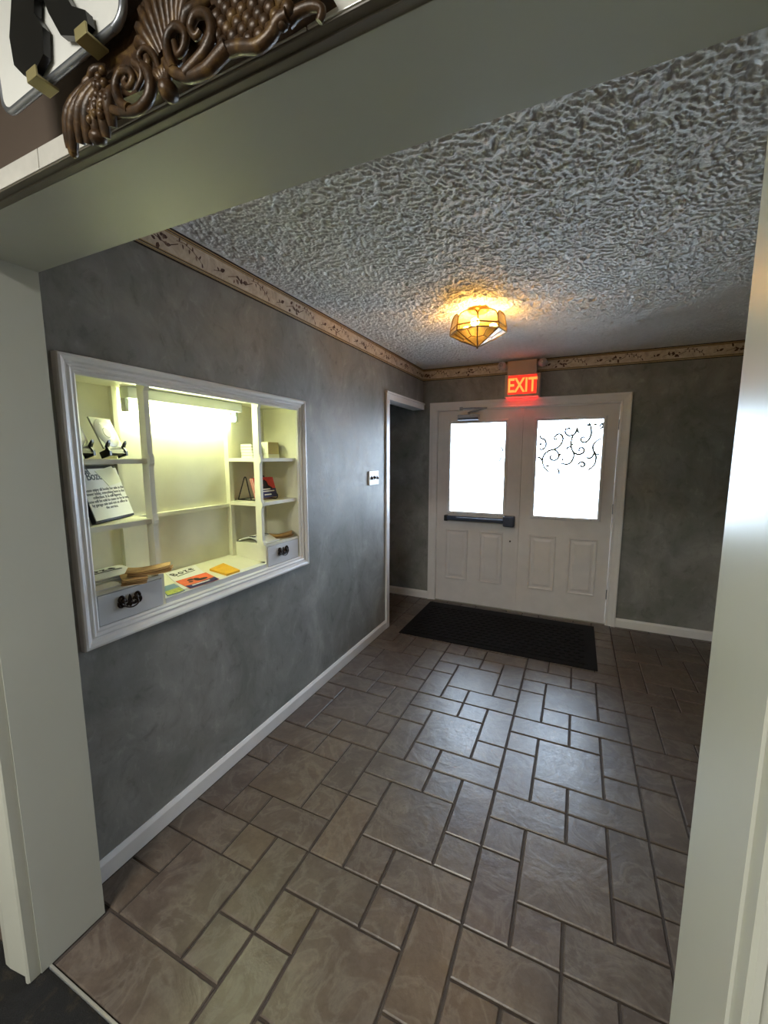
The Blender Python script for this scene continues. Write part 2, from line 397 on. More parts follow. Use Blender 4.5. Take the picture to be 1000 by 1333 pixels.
idx = np.arange(ny * nx, dtype=np.int32).reshape(ny, nx)
quad = np.stack([idx[:-1, :-1], idx[1:, :-1], idx[1:, 1:], idx[:-1, 1:]], -1).reshape(-1, 4)
me = bpy.data.meshes.new('ceiling'); me.vertices.add(ny * nx); me.vertices.foreach_set('co', co.ravel())
me.loops.add(quad.size); me.loops.foreach_set('vertex_index', quad.ravel())
me.polygons.add(len(quad)); me.polygons.foreach_set('loop_start', np.arange(0, quad.size, 4, dtype=np.int32))
me.polygons.foreach_set('use_smooth', np.ones(len(quad), bool)); me.update(calc_edges=True); me.materials.append(M['ceil'])
ceil = bpy.data.objects.new('ceiling', me); COL.objects.link(ceil); struct(ceil)
struct(MB().box(-.11, XR, YF, 0, H + .03, H + .1).build('ceiling_deck', M['plaster']))

# jamb lining and casing of the opening
jl = MB(); jl.box(.105, .123, -3.713, YF, 0, 2.077); jl.box(1.71, 1.728, -3.713, YF, 0, 2.077); jl.box(.105, 1.728, -3.722, YF, 2.077, 2.095)
struct(jl.build('trim_jamb_lining', M['trimgloss']))
def casing_profile():   # (outwards from opening, proud of wall)
    return [(0, -.006), (0, .020), (.004, .025), (.012, .026), (.015, .019), (.030, .018), (.060, .022), (.100, .027), (.125, .027), (.13, .021), (.13, 0)]
cs = MB()
for side, xe in ((-1, .1195), (1, 1.7135)):
    cs.prism([(xe + side * a, YC - b, 0) for a, b in casing_profile()], (0, 0, 2.083))
struct(cs.build('trim_casing_side', M['trimgloss']))
hd = MB(); hd.box(.05, 1.78, -3.736, YC, 2.078, 2.086, .001); hd.box(.05, 1.78, -3.749, YC, 2.081, 2.090, .002)
struct(hd.build('trim_casing_head', M['tan_taupe']))
ms = MB()
for a, b in ((.05, .604), (.606, 1.19), (1.192, 1.78)): ms.box(a, b, -3.751, YC, 2.0835, 2.118, .001)
struct(ms.build('trim_casing_strip', M['marble']))
# baseboards
def base_prof(h=.083, t=.013): return [(0, 0), (t, 0), (t, h - .018), (t * .55, h - .006), (t * .35, h), (0, h)]
b_ = MB(); b_.prism([(a, YF, z) for a, z in base_prof()], (0, PY - .05 - YF, 0)); struct(b_.build('baseboard_left', M['white']))
b_ = MB(); b_.prism([(1.908, -a, z) for a, z in base_prof()], (XR - 1.908, 0, 0)); struct(b_.build('baseboard_back_right', M['white']))
b_ = MB(); b_.prism([(XL, -a, z) for a, z in base_prof()], (.086 - XL, 0, 0)); struct(b_.build('baseboard_back_left', M['white']))
# passage casing on the left wall
pc = MB(); pc.box(0, .016, PY - .05, PY + .012, 0, 2.054, .002); pc.box(0, .010, PY - .044, PY - .02, 0, 2.054)
pc.box(-.11, .004, PY, PY + .012, 0, 2.054)
struct(pc.build('trim_passage_jamb', M['white']))
pc = MB(); pc.box(0, .018, PY - .05, -.0005, 2.054, 2.118, .003); pc.box(0, .026, PY - .055, -.0005, 2.104, 2.122, .003); pc.box(-.11, .004, PY, -.0005, 2.054, 2.068)
struct(pc.build('trim_passage_head', M['white']))
# door casing
dc = MB(); prof = [(0, 0), (0, .012), (.012, .016), (.022, .013), (.05, .017), (.07, .024), (.082, .024), (.085, .018), (.085, 0)]
rows = []
for (x, z, sx) in ((.170, 0, -1), (.170, 2.034, -1), (1.832, 2.034, 1), (1.832, 0, 1)):
    rows.append([Vector((x + sx * o, -p, z + (o if z > 0 else 0))) for o, p in prof])
m_ = len(prof)
dc.add([q for r_ in rows for q in r_], [(i * m_ + k, (i + 1) * m_ + k, (i + 1) * m_ + (k + 1) % m_, i * m_ + (k + 1) % m_) for i in range(3) for k in range(m_)] + [tuple(range(m_)), tuple(range(3 * m_, 4 * m_))])
struct(dc.build('trim_door_casing', M['white']))
dj = MB(); dj.box(.150, .170, 0, .12, 0, 2.05); dj.box(1.832, 1.852, 0, .12, 0, 2.05); dj.box(.170, 1.832, 0, .12, 2.034, 2.05)
dj.box(.170, 1.832, .048, .062, 2.020, 2.034); dj.box(.170, .184, .048, .062, 0, 2.034); dj.box(1.818, 1.832, .048, .062, 0, 2.034)  # unseen door stops, added to block light leaking past the leaf edges
struct(dj.build('trim_door_jamb', M['white']))
struct(MB().box(.170, 1.832, .0, .12, -.005, .008).build('trim_door_sill', M['sillstone']))

# wallpaper border with printed foliage
def motif(kind, rnd):
    """flat printed sprays: list of polygons in (s, t), s along the border, t up, around (0, 0)"""
    P = []
    def leaf(x, y, a, l, w):
        c, s = math.cos(a), math.sin(a)
        P.append([(x + c * u * l - s * v * w, y + s * u * l + c * v * w) for u, v in ((0, 0), (.3, .5), (.7, .4), (1, 0), (.7, -.4), (.3, -.5))])
    def stem(pts, w):
        for (x0, y0), (x1, y1) in zip(pts, pts[1:]):
            d = math.hypot(x1 - x0, y1 - y0) or 1; nx_, ny_ = -(y1 - y0) / d * w, (x1 - x0) / d * w
            P.append([(x0 + nx_, y0 + ny_), (x0 - nx_, y0 - ny_), (x1 - nx_, y1 - ny_), (x1 + nx_, y1 + ny_)])
    if kind == 0:     # flower cluster
        stem([(-.06, -.01), (-.02, .005), (.03, -.008), (.07, .012)], .0014)
        for k in range(9): leaf(rnd.uniform(-.03, .03), rnd.uniform(-.014, .014), rnd.uniform(0, 6.28), rnd.uniform(.014, .026), rnd.uniform(.008, .013))
    elif kind == 1:   # arching fern
        stem([(-.06, .02), (-.03, .024), (0, .014), (.03, -.004), (.045, -.022)], .0013)
        for k in range(8):
            t = k / 7; leaf(-.05 + .09 * t, .02 - .03 * t * t, 1.2 - 2.6 * (k % 2) + rnd.uniform(-.3, .3), .017, .006)
    else:             # single leaf bud
        stem([(-.03, -.012), (.0, -.004), (.02, .004)], .0011)
        leaf(.0, -.004, .5, .026, .014); leaf(-.005, -.006, 2.2, .015, .008)
    return P
def border(name, org, ex, length, flip):
    o0 = Vector(org); ex = Vector(ex); nrm = Vector((1, 0, 0)) if abs(ex.y) > .5 else Vector((0, -1, 0))
    def P3(s, t, d): return o0 + ex * s + Vector((0, 0, t)) + nrm * d
    def strip(t0, t1, d): return MB().hexa([P3(0, t0, .0005), P3(length, t0, .0005), P3(length, t1, .0005), P3(0, t1, .0005)], [P3(0, t0, d), P3(length, t0, d), P3(length, t1, d), P3(0, t1, d)])
    root = struct(strip(0, .121, .002).build(name, M['paper']))
    for t0, t1, mt in ((0, .006, 'blackline'), (.007, .013, 'goldline'), (.015, .018, 'blackline'), (.018, .022, 'goldline'), (.097, .102, 'goldline'), (.104, .107, 'blackline'), (.107, .113, 'goldline'), (.114, .121, 'blackline')):
        strip(t0, t1, .0026).build('printed_line', M[mt], root, local=True)
    rnd = random.Random(4); s = .06; k = 0; b1 = MB(); b2 = MB()
    while s < length - .05:
        for j, poly in enumerate(motif((0, 1, 2)[k % 3], rnd)):
            tgt = b1 if (j % 3 or k % 3 == 2) else b2
            pts = [P3(s + a * 1.25, .058 + b * 1.25, .0028) for a, b in poly]; n0 = len(tgt.v)
            tgt.add(pts, [tuple(range(len(pts)))])
        s += (.155, .15, .12)[k % 3]; k += 1
    for b in (b1, b2):
        o = b.build('printed_foliage', M['print_'] if b is b1 else M['print2'], root, local=True); o['kind'] = 'stuff'
border('trim_border_left', (0, YF, 2.347), (0, 1, 0), -YF, 1)
border('trim_border_back', (0, 0, 2.347), (1, 0, 0), XR, 1)

# ================================================================== DOORS
def panel(b, x0, x1, z0, z1):   # raised panel on a door face at y=0: moat + field
    def ring(d, y): return [(x0 + d, y, z0 + d), (x1 - d, y, z0 + d), (x1 - d, y, z1 - d), (x0 + d, y, z1 - d)]
    rs = [ring(-.012, .0), ring(-.006, -.006), ring(0, -.006), ring(.010, .004), ring(.018, .004), ring(.045, -.005)]
    vs = [p for r_ in rs for p in r_]; fs = []
    for i in range(len(rs) - 1):
        for k in range(4): fs.append((i * 4 + k, i * 4 + (k + 1) % 4, (i + 1) * 4 + (k + 1) % 4, (i + 1) * 4 + k))
    n = (len(rs) - 1) * 4; fs.append((n, n + 1, n + 2, n + 3)); b.add(vs, fs)
def door(name, x0, x1, wx0, wx1, pan):
    b = MB(); zt = 2.03; wz0, wz1 = .985, 1.912; wx0 -= .012; wx1 += .012
    # front skin with panel cut-outs is laid as strips around the panels
    b.box(x0, wx0, .002, .045, .010, zt); b.box(wx1, x1, .002, .045, .010, zt)
    b.box(wx0, wx1, .002, .045, wz1, zt); b.box(wx0, wx1, .002, .045, .010, wz0)
    root = struct(b.build(name, M['door']))
    for (a, c) in pan:
        p = MB(); panel(p, a, c, .27, .79); p.build('panel', M['door'], root, local=True)
    f = MB(); f.sweep_frame([(wx0 + .012, 0, wz0 + .012), (wx1 - .012, 0, wz0 + .012), (wx1 - .012, 0, wz1 - .012), (wx0 + .012, 0, wz1 - .012)],
                            [(0, .004), (.004, .010), (.016, .012), (.026, .008), (.030, .0), (.030, -.003), (0, -.02)], (0, -1, 0))
    lf = f.build('lite_frame', M['white'], root, local=True)
    sc = MB()
    for k in range(4):
        sc.lathe([(0, -.0125), (.004, -.0122), (.004, -.009)], (wx0 + .06 + k * (wx1 - wx0 - .12) / 3, 0, wz0 - .004), 8, 'Y')
    sc.build('screw', M['steel'], lf, local=True)
    MB().box(wx0 + .005, wx1 - .005, .020, .026, wz0 + .005, wz1 - .005).build('pane', M['pane'], root, local=True)
    return root
d1 = door('door_1', .174, .998, .312, .860, [(.285, .505), (.650, .862)])
d2 = door('door_2', 1.004, 1.828, 1.157, 1.708, [(1.137, 1.360), (1.495, 1.717)])
MB().box(.990, 1.024, -.010, .002, .012, 2.028, .002).build('astragal', M['door'], d1, local=True)
MB().lathe([(0, -.004), (.008, -.003), (.009, .003)], (.945, 0, .72), 12, 'Y').build('keyhole', M['black'], d1, local=True)
for z in (.25, 1.05, 1.80):
    MB().lathe([(.006, 0), (.006, .09)], (1.830, -.004, z), 10).build('hinge', M['steel'], d2, local=True)
# panic bar
pb = MB().box(.275, .935, -.050, -.002, .905, .950, .006).build('panic_bar', M['darksteel'], d1, local=True)
MB().box(.40, .90, -.078, -.045, .908, .945, .008).build('push_pad', M['darksteel'], pb, local=True)
MB().box(.880, .985, -.085, .001, .878, .982, .010).build('latch_case', M['darksteel'], pb, local=True)
MB().box(.270, .300, -.060, .001, .895, .955, .006).build('end_cap', M['black'], pb, local=True)
# closer
cl = MB().box(.390, .605, -.058, .003, 1.928, 1.985, .008).build('door_closer', M['steel'], d1, local=True)
MB().box(.400, .600, -.060, -.050, 1.938, 1.952, .002).build('cover_seam', M['darksteel'], cl, local=True)
a_ = MB(); a_.tube([(.50, -.03, 1.985), (.50, -.03, 2.010)], .012, 10); a_.tube([(.50, -.03, 2.006), (.58, -.045, 2.022), (.68, -.030, 2.044)], .008, 8)
a_.build('closer_arm', M['steel'], cl, local=True)
a_ = MB(); a_.tube([(.68, -.030, 2.044), (.55, -.028, 2.048), (.42, -.026, 2.046)], .007, 8); a_.box(.405, .435, -.035, -.010, 2.030, 2.062, .002); a_.build('closer_rod', M['steel'], cl, local=True)
# etched scrolls
def scrolls(root, x0, x1, z0, z1, curves, name, sz, o, r):
    b = MB()
    for c in curves:
        pts = [(x0 + (x1 - x0) * (px - o[0]) / sz[0], .0185, z1 - (z1 - z0) * (py - o[1]) / sz[1]) for px, py in c]
        sp = spline(pts, 5); n = len(sp)
        b.tube(sp, [r * (.8 + .2 * math.sin(math.pi * i / (n - 1))) for i in range(n)], 5)
    b.build(name, M['etch'], root, local=True)
scrolls(d2, 1.157, 1.708, 1.0, 1.902, [
    [(310, 330), (285, 345), (275, 320), (300, 290), (340, 285), (370, 330), (355, 390), (300, 440), (220, 465), (170, 510), (152, 570), (165, 620), (190, 665), (235, 700)],
    [(265, 515), (240, 530), (250, 560), (290, 570), (325, 550), (335, 510), (310, 470), (275, 455)],
    [(520, 215), (500, 270), (470, 320), (460, 390), (470, 440), (495, 485), (545, 507), (595, 490), (605, 455), (585, 435), (555, 440), (552, 465), (568, 465)],
    [(492, 480), (498, 530), (475, 585), (435, 612), (390, 608), (355, 600)],
    [(640, 170), (660, 220), (668, 290), (645, 350), (605, 378), (570, 365), (565, 335), (590, 320), (605, 335)],
    [(770, 340), (725, 368), (697, 410), (700, 460), (725, 500), (735, 560), (715, 625), (655, 678)],
    [(712, 490), (690, 535), (655, 548), (638, 530)], [(735, 500), (770, 505)],
    [(108, 290), (125, 325), (165, 340), (186, 385), (175, 430), (140, 452), (112, 440)], [(140, 400), (120, 395), (130, 375)],
    [(392, 225), (392, 270), (420, 300), (460, 302), (495, 285), (522, 235)], [(400, 240), (430, 222), (445, 240)],
    [(548, 625), (560, 600), (590, 588), (618, 605), (612, 635), (585, 637), (578, 620)],
    [(88, 535), (120, 540), (150, 570)], [(190, 640), (235, 628)], [(325, 660), (345, 690), (350, 735)], [(420, 455), (428, 430), (455, 425)],
    [(690, 190), (725, 195)], [(750, 215), (775, 180), (785, 215), (755, 240)], [(620, 185), (645, 205)], [(520, 235), (530, 265), (550, 268)], [(375, 575), (385, 550)], [(300, 440), (320, 432)], [(465, 395), (490, 400)], [(335, 510), (360, 505)],
], 'etched_scroll', (700, 1060), (85, 135), .0098)
scrolls(d1, .312, .860, 1.0, 1.902, [[(575, 485), (595, 462), (622, 480), (618, 510), (600, 522)], [(628, 548), (605, 575), (595, 602)]], 'etched_scroll', (520, 870), (125, 228), .0075)

# ================================================================== FLOOR MAT
mt = thing('floor_mat', 'black ribbed rubber entrance mat lying in front of the double doors', 'mat', (.945, -.54, 0))
MB().box(.150, 1.740, -.985, -.100, .0005, .006, .002).build('mat_border', M['matrubber'], mt)
MB().box(.215, 1.675, -.920, -.165, .004, .0085, .001).build('mat_carpet', M['matrubber'], mt)
b = MB(); yy = -.905; r_ = 0
while yy < -.18:
    xx = .23 + (.035 if r_ % 2 else 0)
    while xx < 1.65:
        b.add([(xx + .030 * math.cos(math.pi / 3 * k + .52), yy + .026 * math.sin(math.pi / 3 * k + .52), .008) for k in range(6)] + [(xx + .022 * math.cos(math.pi / 3 * k + .52), yy + .019 * math.sin(math.pi / 3 * k + .52), .0125) for k in range(6)],
              [(k, (k + 1) % 6, (k + 1) % 6 + 6, k + 6) for k in range(6)] + [(6, 7, 8, 9, 10, 11)])
        xx += .070
    yy += .056; r_ += 1
o = b.build('raised_pattern', M['matrubber'], mt); o['kind'] = 'stuff'

# ================================================================== CEILING LAMP
lp = thing('ceiling_lamp', 'small faceted glass ceiling lamp with brass edges and lit warm bulbs', 'lamp', (.91, -1.54, H))
MB().lathe([(0, 0), (.066, 0), (.066, -.010), (.052, -.022), (.022, -.030), (.010, -.036), (0, -.036)], (.91, -1.54, H + .004), 24).build('canopy', M['brass'], lp)
MB().tube([(.91, -1.54, H - .03), (.91, -1.54, H - .10)], .006, 8).build('stem', M['brass'], lp)
cx, cy = .91, -1.54; n8 = 8; zt_, zb_, zt = 2.352, 2.322, 2.245; rt, rb = .170, .172
def rim(k, r, z, off=.2): a = 2 * math.pi * k / n8 + off; return Vector((cx + r * math.cos(a), cy + r * math.sin(a), z))
came = MB()
for k in range(n8):
    a, b2 = rim(k, rb, zb_), rim(k + 1, rb, zb_); a1, b1 = rim(k, rt, zt_), rim(k + 1, rt, zt_); tip = Vector((cx, cy, zt))
    came.tube([a, b2], .0038, 6); came.tube([a1, b1], .0038, 6); came.tube([a, a1], .0038, 6); came.tube([a, tip], .0038, 6)
    MB().prism([a, b2, tip], ((a + b2) / 2 - Vector((cx, cy, zb_))).normalized() * .0015).build('pane', M['amber'], lp)
    MB().prism([a, b2, b1, a1], ((a + b2) / 2 - Vector((cx, cy, zb_))).normalized() * .0015).build('pane', M['amber'], lp)
    c0, c1 = rim(k, .160, 2.405), rim(k + 1, .160, 2.405); mid = (c0 + c1) / 2; mid.z = 2.428
    arc = [a1 + (c0 - a1) * .7, *spline([a1 + (c0 - a1) * .75, (c0 * .75 + mid * .25) + Vector((0, 0, .008)), mid, (c1 * .75 + mid * .25) + Vector((0, 0, .008)), b1 + (c1 - b1) * .75], 4)]
    MB().prism([a1, b1] + arc[1:][::-1], ((a + b2) / 2 - Vector((cx, cy, zb_))).normalized() * .0015).build('pane', M['amber'], lp)
    came.tube([a1] + arc[1:] + [b1], .0034, 6)
    q = (a + b2) / 2 * .45 + tip * .55; w0 = (a + b2) / 2
    q0 = a * .5 + tip * .5; q1 = b2 * .5 + tip * .5; qq = (a + b2) * .3 + tip * .4
    for u, v in ((w0, qq), (qq, q0), (qq, q1)): came.tube([u, v], .0026, 5)
came.ball((cx, cy, zt - .004), .006)
came.build('leading', M['brass'], lp)
for k in range(3):
    a = 2 * math.pi * k / 3 + .55; px, py = cx + .085 * math.cos(a), cy + .085 * math.sin(a)
    s_ = MB().tube([(cx, cy, 2.385), (cx + .05 * math.cos(a), cy + .05 * math.sin(a), 2.380), (px - .015 * math.cos(a), py - .015 * math.sin(a), 2.372)], [.006, .006, .011], 8).build('socket_arm', M['brass'], lp)
    MB().ball((px + .012 * math.cos(a), py + .012 * math.sin(a), 2.368), .026, .026, .024, 14, 8).build('bulb', M['bulb'], s_)

# ================================================================== EXIT SIGN
ex = thing('exit_sign', 'glowing red exit sign with two emergency lamp heads above the double doors', 'sign', (1.0, 0, 2.118))
MB().box(.850, 1.165, -.085, -.001, 2.122, 2.330, .004).build('housing', M['signbox'], ex)
MB().box(.870, 1.130, -.088, -.003, 2.331, 2.452, .005).build('battery_box', M['signbox'], ex)
fc = MB().box(.880, 1.135, -.089, -.084, 2.148, 2.318, .001).build('sign_face', M['exit_red'], ex)
MB().box(.868, 1.148, -.084, -.030, 2.119, 2.1235).build('down_light', M['exit_down'], ex)
text('EXIT', .180, M['exit_letter'], fc, Matrix.Translation((1.0075 - ex.location.x, -.0905, 2.168 - ex.location.z)) @ Matrix.Rotation(R(90), 4, 'X') @ Matrix.Diagonal((.72, 1, 1, 1)), extrude=.0012, bold=.003, spacing=.98)
for sx, xx in ((-1, .822), (1, 1.182)):
    hd_ = MB().lathe([(0, 0), (.030, -.002), (.040, -.018), (.036, -.036), (.026, -.050), (.020, -.060), (0, -.062)][::-1], (xx, -.095, 2.412), 8, 'Y')
    hd_.box(min(xx, xx - sx * .06), max(xx, xx - sx * .06), -.07, -.04, 2.395, 2.42, .002)
    h_ = hd_.build('lamp_head', M['lamphead'], ex)
    MB().lathe([(0, -.158), (.015, -.1585), (.020, -.155)], (xx, .002, 2.412), 12, 'Y').build('lens', M['steel'], h_)

# ================================================================== LIGHT SWITCH, STRIKE
sw = thing('light_switch', 'white plate with three black toggle switches on grey wall by passage', 'switch', (0, -1.187, 1.393))
MB().box(.0005, .012, -1.275, -1.102, 1.336, 1.450, .003).build('cover_plate', M['white'], sw)
for k, y in enumerate((-1.240, -1.188, -1.136)):
    t_ = MB(); dz = (.0, .012, .0)[k]
    t_.hexa([(.011, y - .006, 1.383), (.011, y + .006, 1.383), (.011, y + .006, 1.407), (.011, y - .006, 1.407)], [(.030, y - .004, 1.380 + dz), (.030, y + .004, 1.380 + dz), (.028, y + .004, 1.392 + dz), (.028, y - .004, 1.392 + dz)])
    t_.box(.0115, .0128, y - .008, y + .008, 1.378, 1.412, .0005)
    t_.build('toggle', M['black'], sw)
b = MB(); b.tube([(.005, PY + .02, .98), (-.012, PY + .055, .982), (-.02, PY + .06, .965), (-.012, PY + .05, .955)], .004, 6); b.box(-.06, .004, PY + .0122, PY + .016, .935, 1.005)
tag(b.build('strike_hook', M['steel']), 'small steel latch hook on the white jamb of the dark passage', 'hook')

# ================================================================== DISPLAY CABINET
ND = -.245
cb = thing('display_cabinet', 'white framed built-in display cabinet with lit cream shelves in left wall', 'cabinet', (0, -2.80, .955))
MB().box(ND - .015, ND, -3.445, -2.19, .94, 1.87).build('back_panel', M['cream'], cb)
sp = MB(); sp.box(ND, -.111, -3.445, -3.43, .94, 1.87); sp.build('side_panel', M['cream'], cb)
sp = MB(); sp.box(ND, -.0005, -2.2045, -2.192, .94, 1.87); sp.build('side_panel', M['cream'], cb)
MB().box(ND, -.0005, -3.3995, -2.2045, 1.8522, 1.8528).build('top_panel', M['cream'], cb)
MB().box(ND, -.111, -3.43, -2.205, 1.8525, 1.87).build('top_panel', M['cream'], cb)
fz = lambda x: .982 - .13 * x
MB().hexa([(ND, -3.43, fz(ND) - .015), (-.031, -3.3995, .967), (-.031, -2.205, .967), (ND, -2.205, fz(ND) - .015)], [(ND, -3.43, fz(ND)), (-.031, -3.3995, fz(-.031)), (-.031, -2.205, fz(-.031)), (ND, -2.205, fz(ND))]).build('bottom_panel', M['cream'], cb)
# outer picture frame moulding
FP = [(0, 0), (0, .010), (.006, .014), (.013, .013), (.016, .018), (.022, .021), (.028, .017), (.033, .018), (.040, .027), (.050, .031), (.058, .030), (.061, .024), (.061, .0005)]
f = MB().sweep_frame([(0, -3.392, .960), (0, -2.204, .960), (0, -2.204, 1.834), (0, -3.392, 1.834)], FP, (1, 0, 0))
f.build('frame', M['white'], cb)
MB().hexa([(-.030, -3.119, .957), (-.0005, -3.119, .957), (-.0005, -2.503, .957), (-.030, -2.503, .957)], [(-.030, -3.119, fz(-.03)), (-.0005, -3.119, fz(0)), (-.0005, -2.503, fz(0)), (-.030, -2.503, fz(-.03))]).build('front_rail', M['drawer'], cb)
# posts with scalloped front edge at the shelves
def post(y, x0, x1, zlo, zhi, sides=(1,)):
    b = MB(); zs = []
    z = zlo
    prof = []
    for k in range(61):
        z = zlo + (zhi - zlo) * k / 60
        d = min(abs(z - 1.552), abs(z - 1.312), abs(z - 1.842), abs(z - 1.09))
        prof.append((x1 - .006 * min(1, (d / .026)) ** 1.5 + (.003 if d < .014 else 0), z))
    b.prism([(x0, y - .0105, zlo)] + [(p, y - .0105, z) for p, z in prof] + [(x0, y - .0105, zhi)], (0, .021, 0)); return b
post(-3.139, -.040, .004, 1.088, 1.842).build('front_post', M['cream'], cb)
post(-2.515, -.040, .004, 1.088, 1.842).build('front_post', M['cream'], cb)
MB().box(ND + .0005, ND + .022, -3.131, -3.110, .99, 1.852).build('back_post', M['cream'], cb)
MB().box(ND + .0005, ND + .030, -2.528, -2.500, .99, 1.852).build('back_post', M['cream'], cb)
for z in (1.558, 1.320):
    MB().box(ND + .0005, -.008, -3.429, -3.122, z - .019, z, .001).build('shelf', M['cream'], cb)
    MB().box(ND + .0005, -.008, -2.526, -2.2052, z - .019, z, .001).build('shelf', M['cream'], cb)
MB().box(ND + .0005, ND + .022, -3.109, -2.529, 1.288, 1.308, .002).build('back_ledge', M['cream'], cb)
def drawer(y0, y1, yh):
    bx = MB().box(ND + .001, -.012, y0, y1, .992, 1.088); bx.box(-.013, -.0006, y0, y1, 1.074, 1.088); bx.box(-.013, -.0006, y0, y0 + .012, .958, 1.074); bx.box(-.013, -.0006, y1 - .012, y1, .958, 1.074)
    bx.build('drawer_case', M['cream'], cb)
    d = MB().box(-.012, .003, y0 + .0135, y1 - .0135, .962, 1.0715, .0015).build('drawer', M['drawer'], cb)
    h = MB()  # antique bat-wing bail handle
    zc = 1.024
    for s in (-1, 1):
        for pts, r in (([(0, -.004), (.012, -.013), (.026, -.012), (.036, .000), (.040, .014), (.032, .024), (.022, .018), (.026, .010)], .0052),
                       ([(.020, -.008), (.034, -.016), (.044, -.008), (.043, .004)], .004), ([(.012, .0), (.018, .010), (.024, .004)], .0042)):
            h.tube(spline([(.006, yh + s * a, zc + c) for a, c in pts], 3), r, 6)
        h.ball((.007, yh + s * .026, zc + .006), .007, .010, .010, 8, 5)
    h.prism([(.004, yh + a, zc + c) for a, c in ((0, -.024), (.009, -.012), (.007, .004), (.004, .018), (0, .026), (-.004, .018), (-.007, .004), (-.009, -.012))], (.005, 0, 0))
    hh = h.build('handle', M['bronze_dark'], d)
    MB().tube(spline([(.012, yh - .026, zc + .004), (.018, yh - .024, zc - .014), (.020, yh, zc - .022), (.018, yh + .024, zc - .014), (.012, yh + .026, zc + .004)], 4), .0026, 6).build('bail', M['bronze_dark'], d)
drawer(-3.398, -3.120, -3.272); drawer(-2.502, -2.2052, -2.362)
# fluorescent fixture under the cabinet top
fx = thing('fluorescent_fixture', 'white strip light with one lit tube under the cabinet top', 'light fixture', (-.19, -2.82, 1.852))
MB().box(-.213, -.158, -3.105, -2.468, 1.805, 1.8515, .003).build('housing', M['cream_fixture'], fx)
for y in (-3.098, -2.488): MB().box(-.208, -.180, y - .009, y + .009, 1.752, 1.806, .003).build('socket', M['cap'], fx)
MB().tube([(-.194, -3.088, 1.770), (-.194, -2.497, 1.770)], .0165, 14).build('tube', M['tube'], fx)

# ================================================================== THINGS IN THE CABINET
def quad_mtx(bl, br, tl):
    bl, br, tl = map(Vector, (bl, br, tl)); return frame_mtx(bl, br - bl, tl - bl), (br - bl).length, (tl - bl).length
def drop(root, z):   # set a thing down so that its lowest point touches z
    bpy.context.view_layer.update()
    lo = min((c.matrix_world @ Vector(v)).z for c in root.children_recursive if c.type == 'MESH' for v in c.bound_box)
    root.location.z += z + .0005 - lo
# discs on black easels
def disc_display(label):
    t = thing('disc_display', label, 'disc', (-.11, -3.20, 1.558), group='discs shown on black easels')
    m, w, h = quad_mtx((-.095, -3.262, 1.585), (-.145, -3.152, 1.585), (-.148, -3.282, 1.716))
    off = Matrix.Translation(-t.location)
    MB().box(0, w, 0, .128, 0, .006, .001).build('sleeve', M['sleeve'], t, local=True, mtx=off @ m)
    d = MB(); d.lathe([(.010, .0075), (.058, .0075), (.0585, .0068), (.058, .0062), (.010, .0062), (.010, .0075)], (w / 2, .066, 0), 36); dd = d.build('disc', M['disc'], t, local=True, mtx=off @ m)
    r = MB(); r.lathe([(.017, .0080), (.021, .0080), (.021, .0074), (.017, .0074)], (w / 2, .066, 0), 24); r.build('hub_ring', M['discgrey'], dd, local=True, mtx=off @ m)
    MB().box(w / 2 - .022, w / 2 + .022, .096, .107, .0074, .0079).build('label_bar', M['discgrey'], dd, local=True, mtx=off @ m)
    e = MB()
    for sx in (.012, w - .012):
        e.prism([(sx - .004, a, c) for a, c in ((-.028, -.026), (-.004, -.024), (-.003, .002), (.008, .006), (.018, .018), (.024, .030), (.014, .026), (.002, .014), (-.014, .016), (-.030, .010))], (.011, 0, 0))
    e.box(.010, w - .010, -.022, -.004, -.012, .012); e.box(w / 2 - .010, w / 2 + .010, -.02, .085, -.010, -.002)
    ez = e.build('easel', M['blackplastic'], t, local=True, mtx=off @ m)
    return t
dd = disc_display('white disc in square sleeve on black easel, top left cabinet shelf')
drop(dd, 1.558)
copy_tree(dd, 'pale disc on black easel half hidden behind the left cabinet frame', dd.location + Vector((.045, -.150, 0)))
# lettered sign leaning in the left column
t = thing('lettered_sign', 'white lettered notice in black backing leaning on the lower left shelf', 'sign', (-.12, -3.22, 1.32))
BL, BR, TL = (-.050, -3.335, 1.330), (-.152, -3.123, 1.330), (-.112, -3.355, 1.532)
m, w, h = quad_mtx(BL, BR, TL); off = Matrix.Translation(-t.location); mm = off @ m
MB().box(0, w, -.004, h, -.018, -.0015, .001).build('backing', M['black'], t, local=True, mtx=mm)
pg = MB().box(.003, w - .004, .004, h - .012, -.0012, .001).build('page', M['whitepaper'], t, local=True, mtx=mm)
n_ = MB().prism([(w * .42, h - .022, .0015), (w * .62, h * .60, .0015), (w * .985, h * .66, .0015), (w * .88, h - .004, .0015)][::-1], (0, 0, .0012)).build('blank_note', M['notepaper'], t, local=True, mtx=mm)
text('Boze', .045, M['greyink'], pg, mm @ Matrix.Translation((w * .36, h * .74, .0012)), spacing=.95, bold=.0004)
text('A', .050, M['greyink'], pg, mm @ Matrix.Translation((w * .235, h * .845, .0012)))
for k, s_ in enumerate(('Please enjoy all books for sale in the', 'lower lobby, everything here is the', 'collection. It is still figured,', 'some will be sold in cases to be in use,', 'by garage sale and not at office in', 'the service.')):
    text(s_, .0155, M['greyink'], pg, mm @ Matrix.Translation((w * .5, h * (.535 - .068 * k), .0012)), bold=.0002)
t['label'] = 'white lettered notice with black backing leaning on the lower left shelf'
drop(t, 1.320)
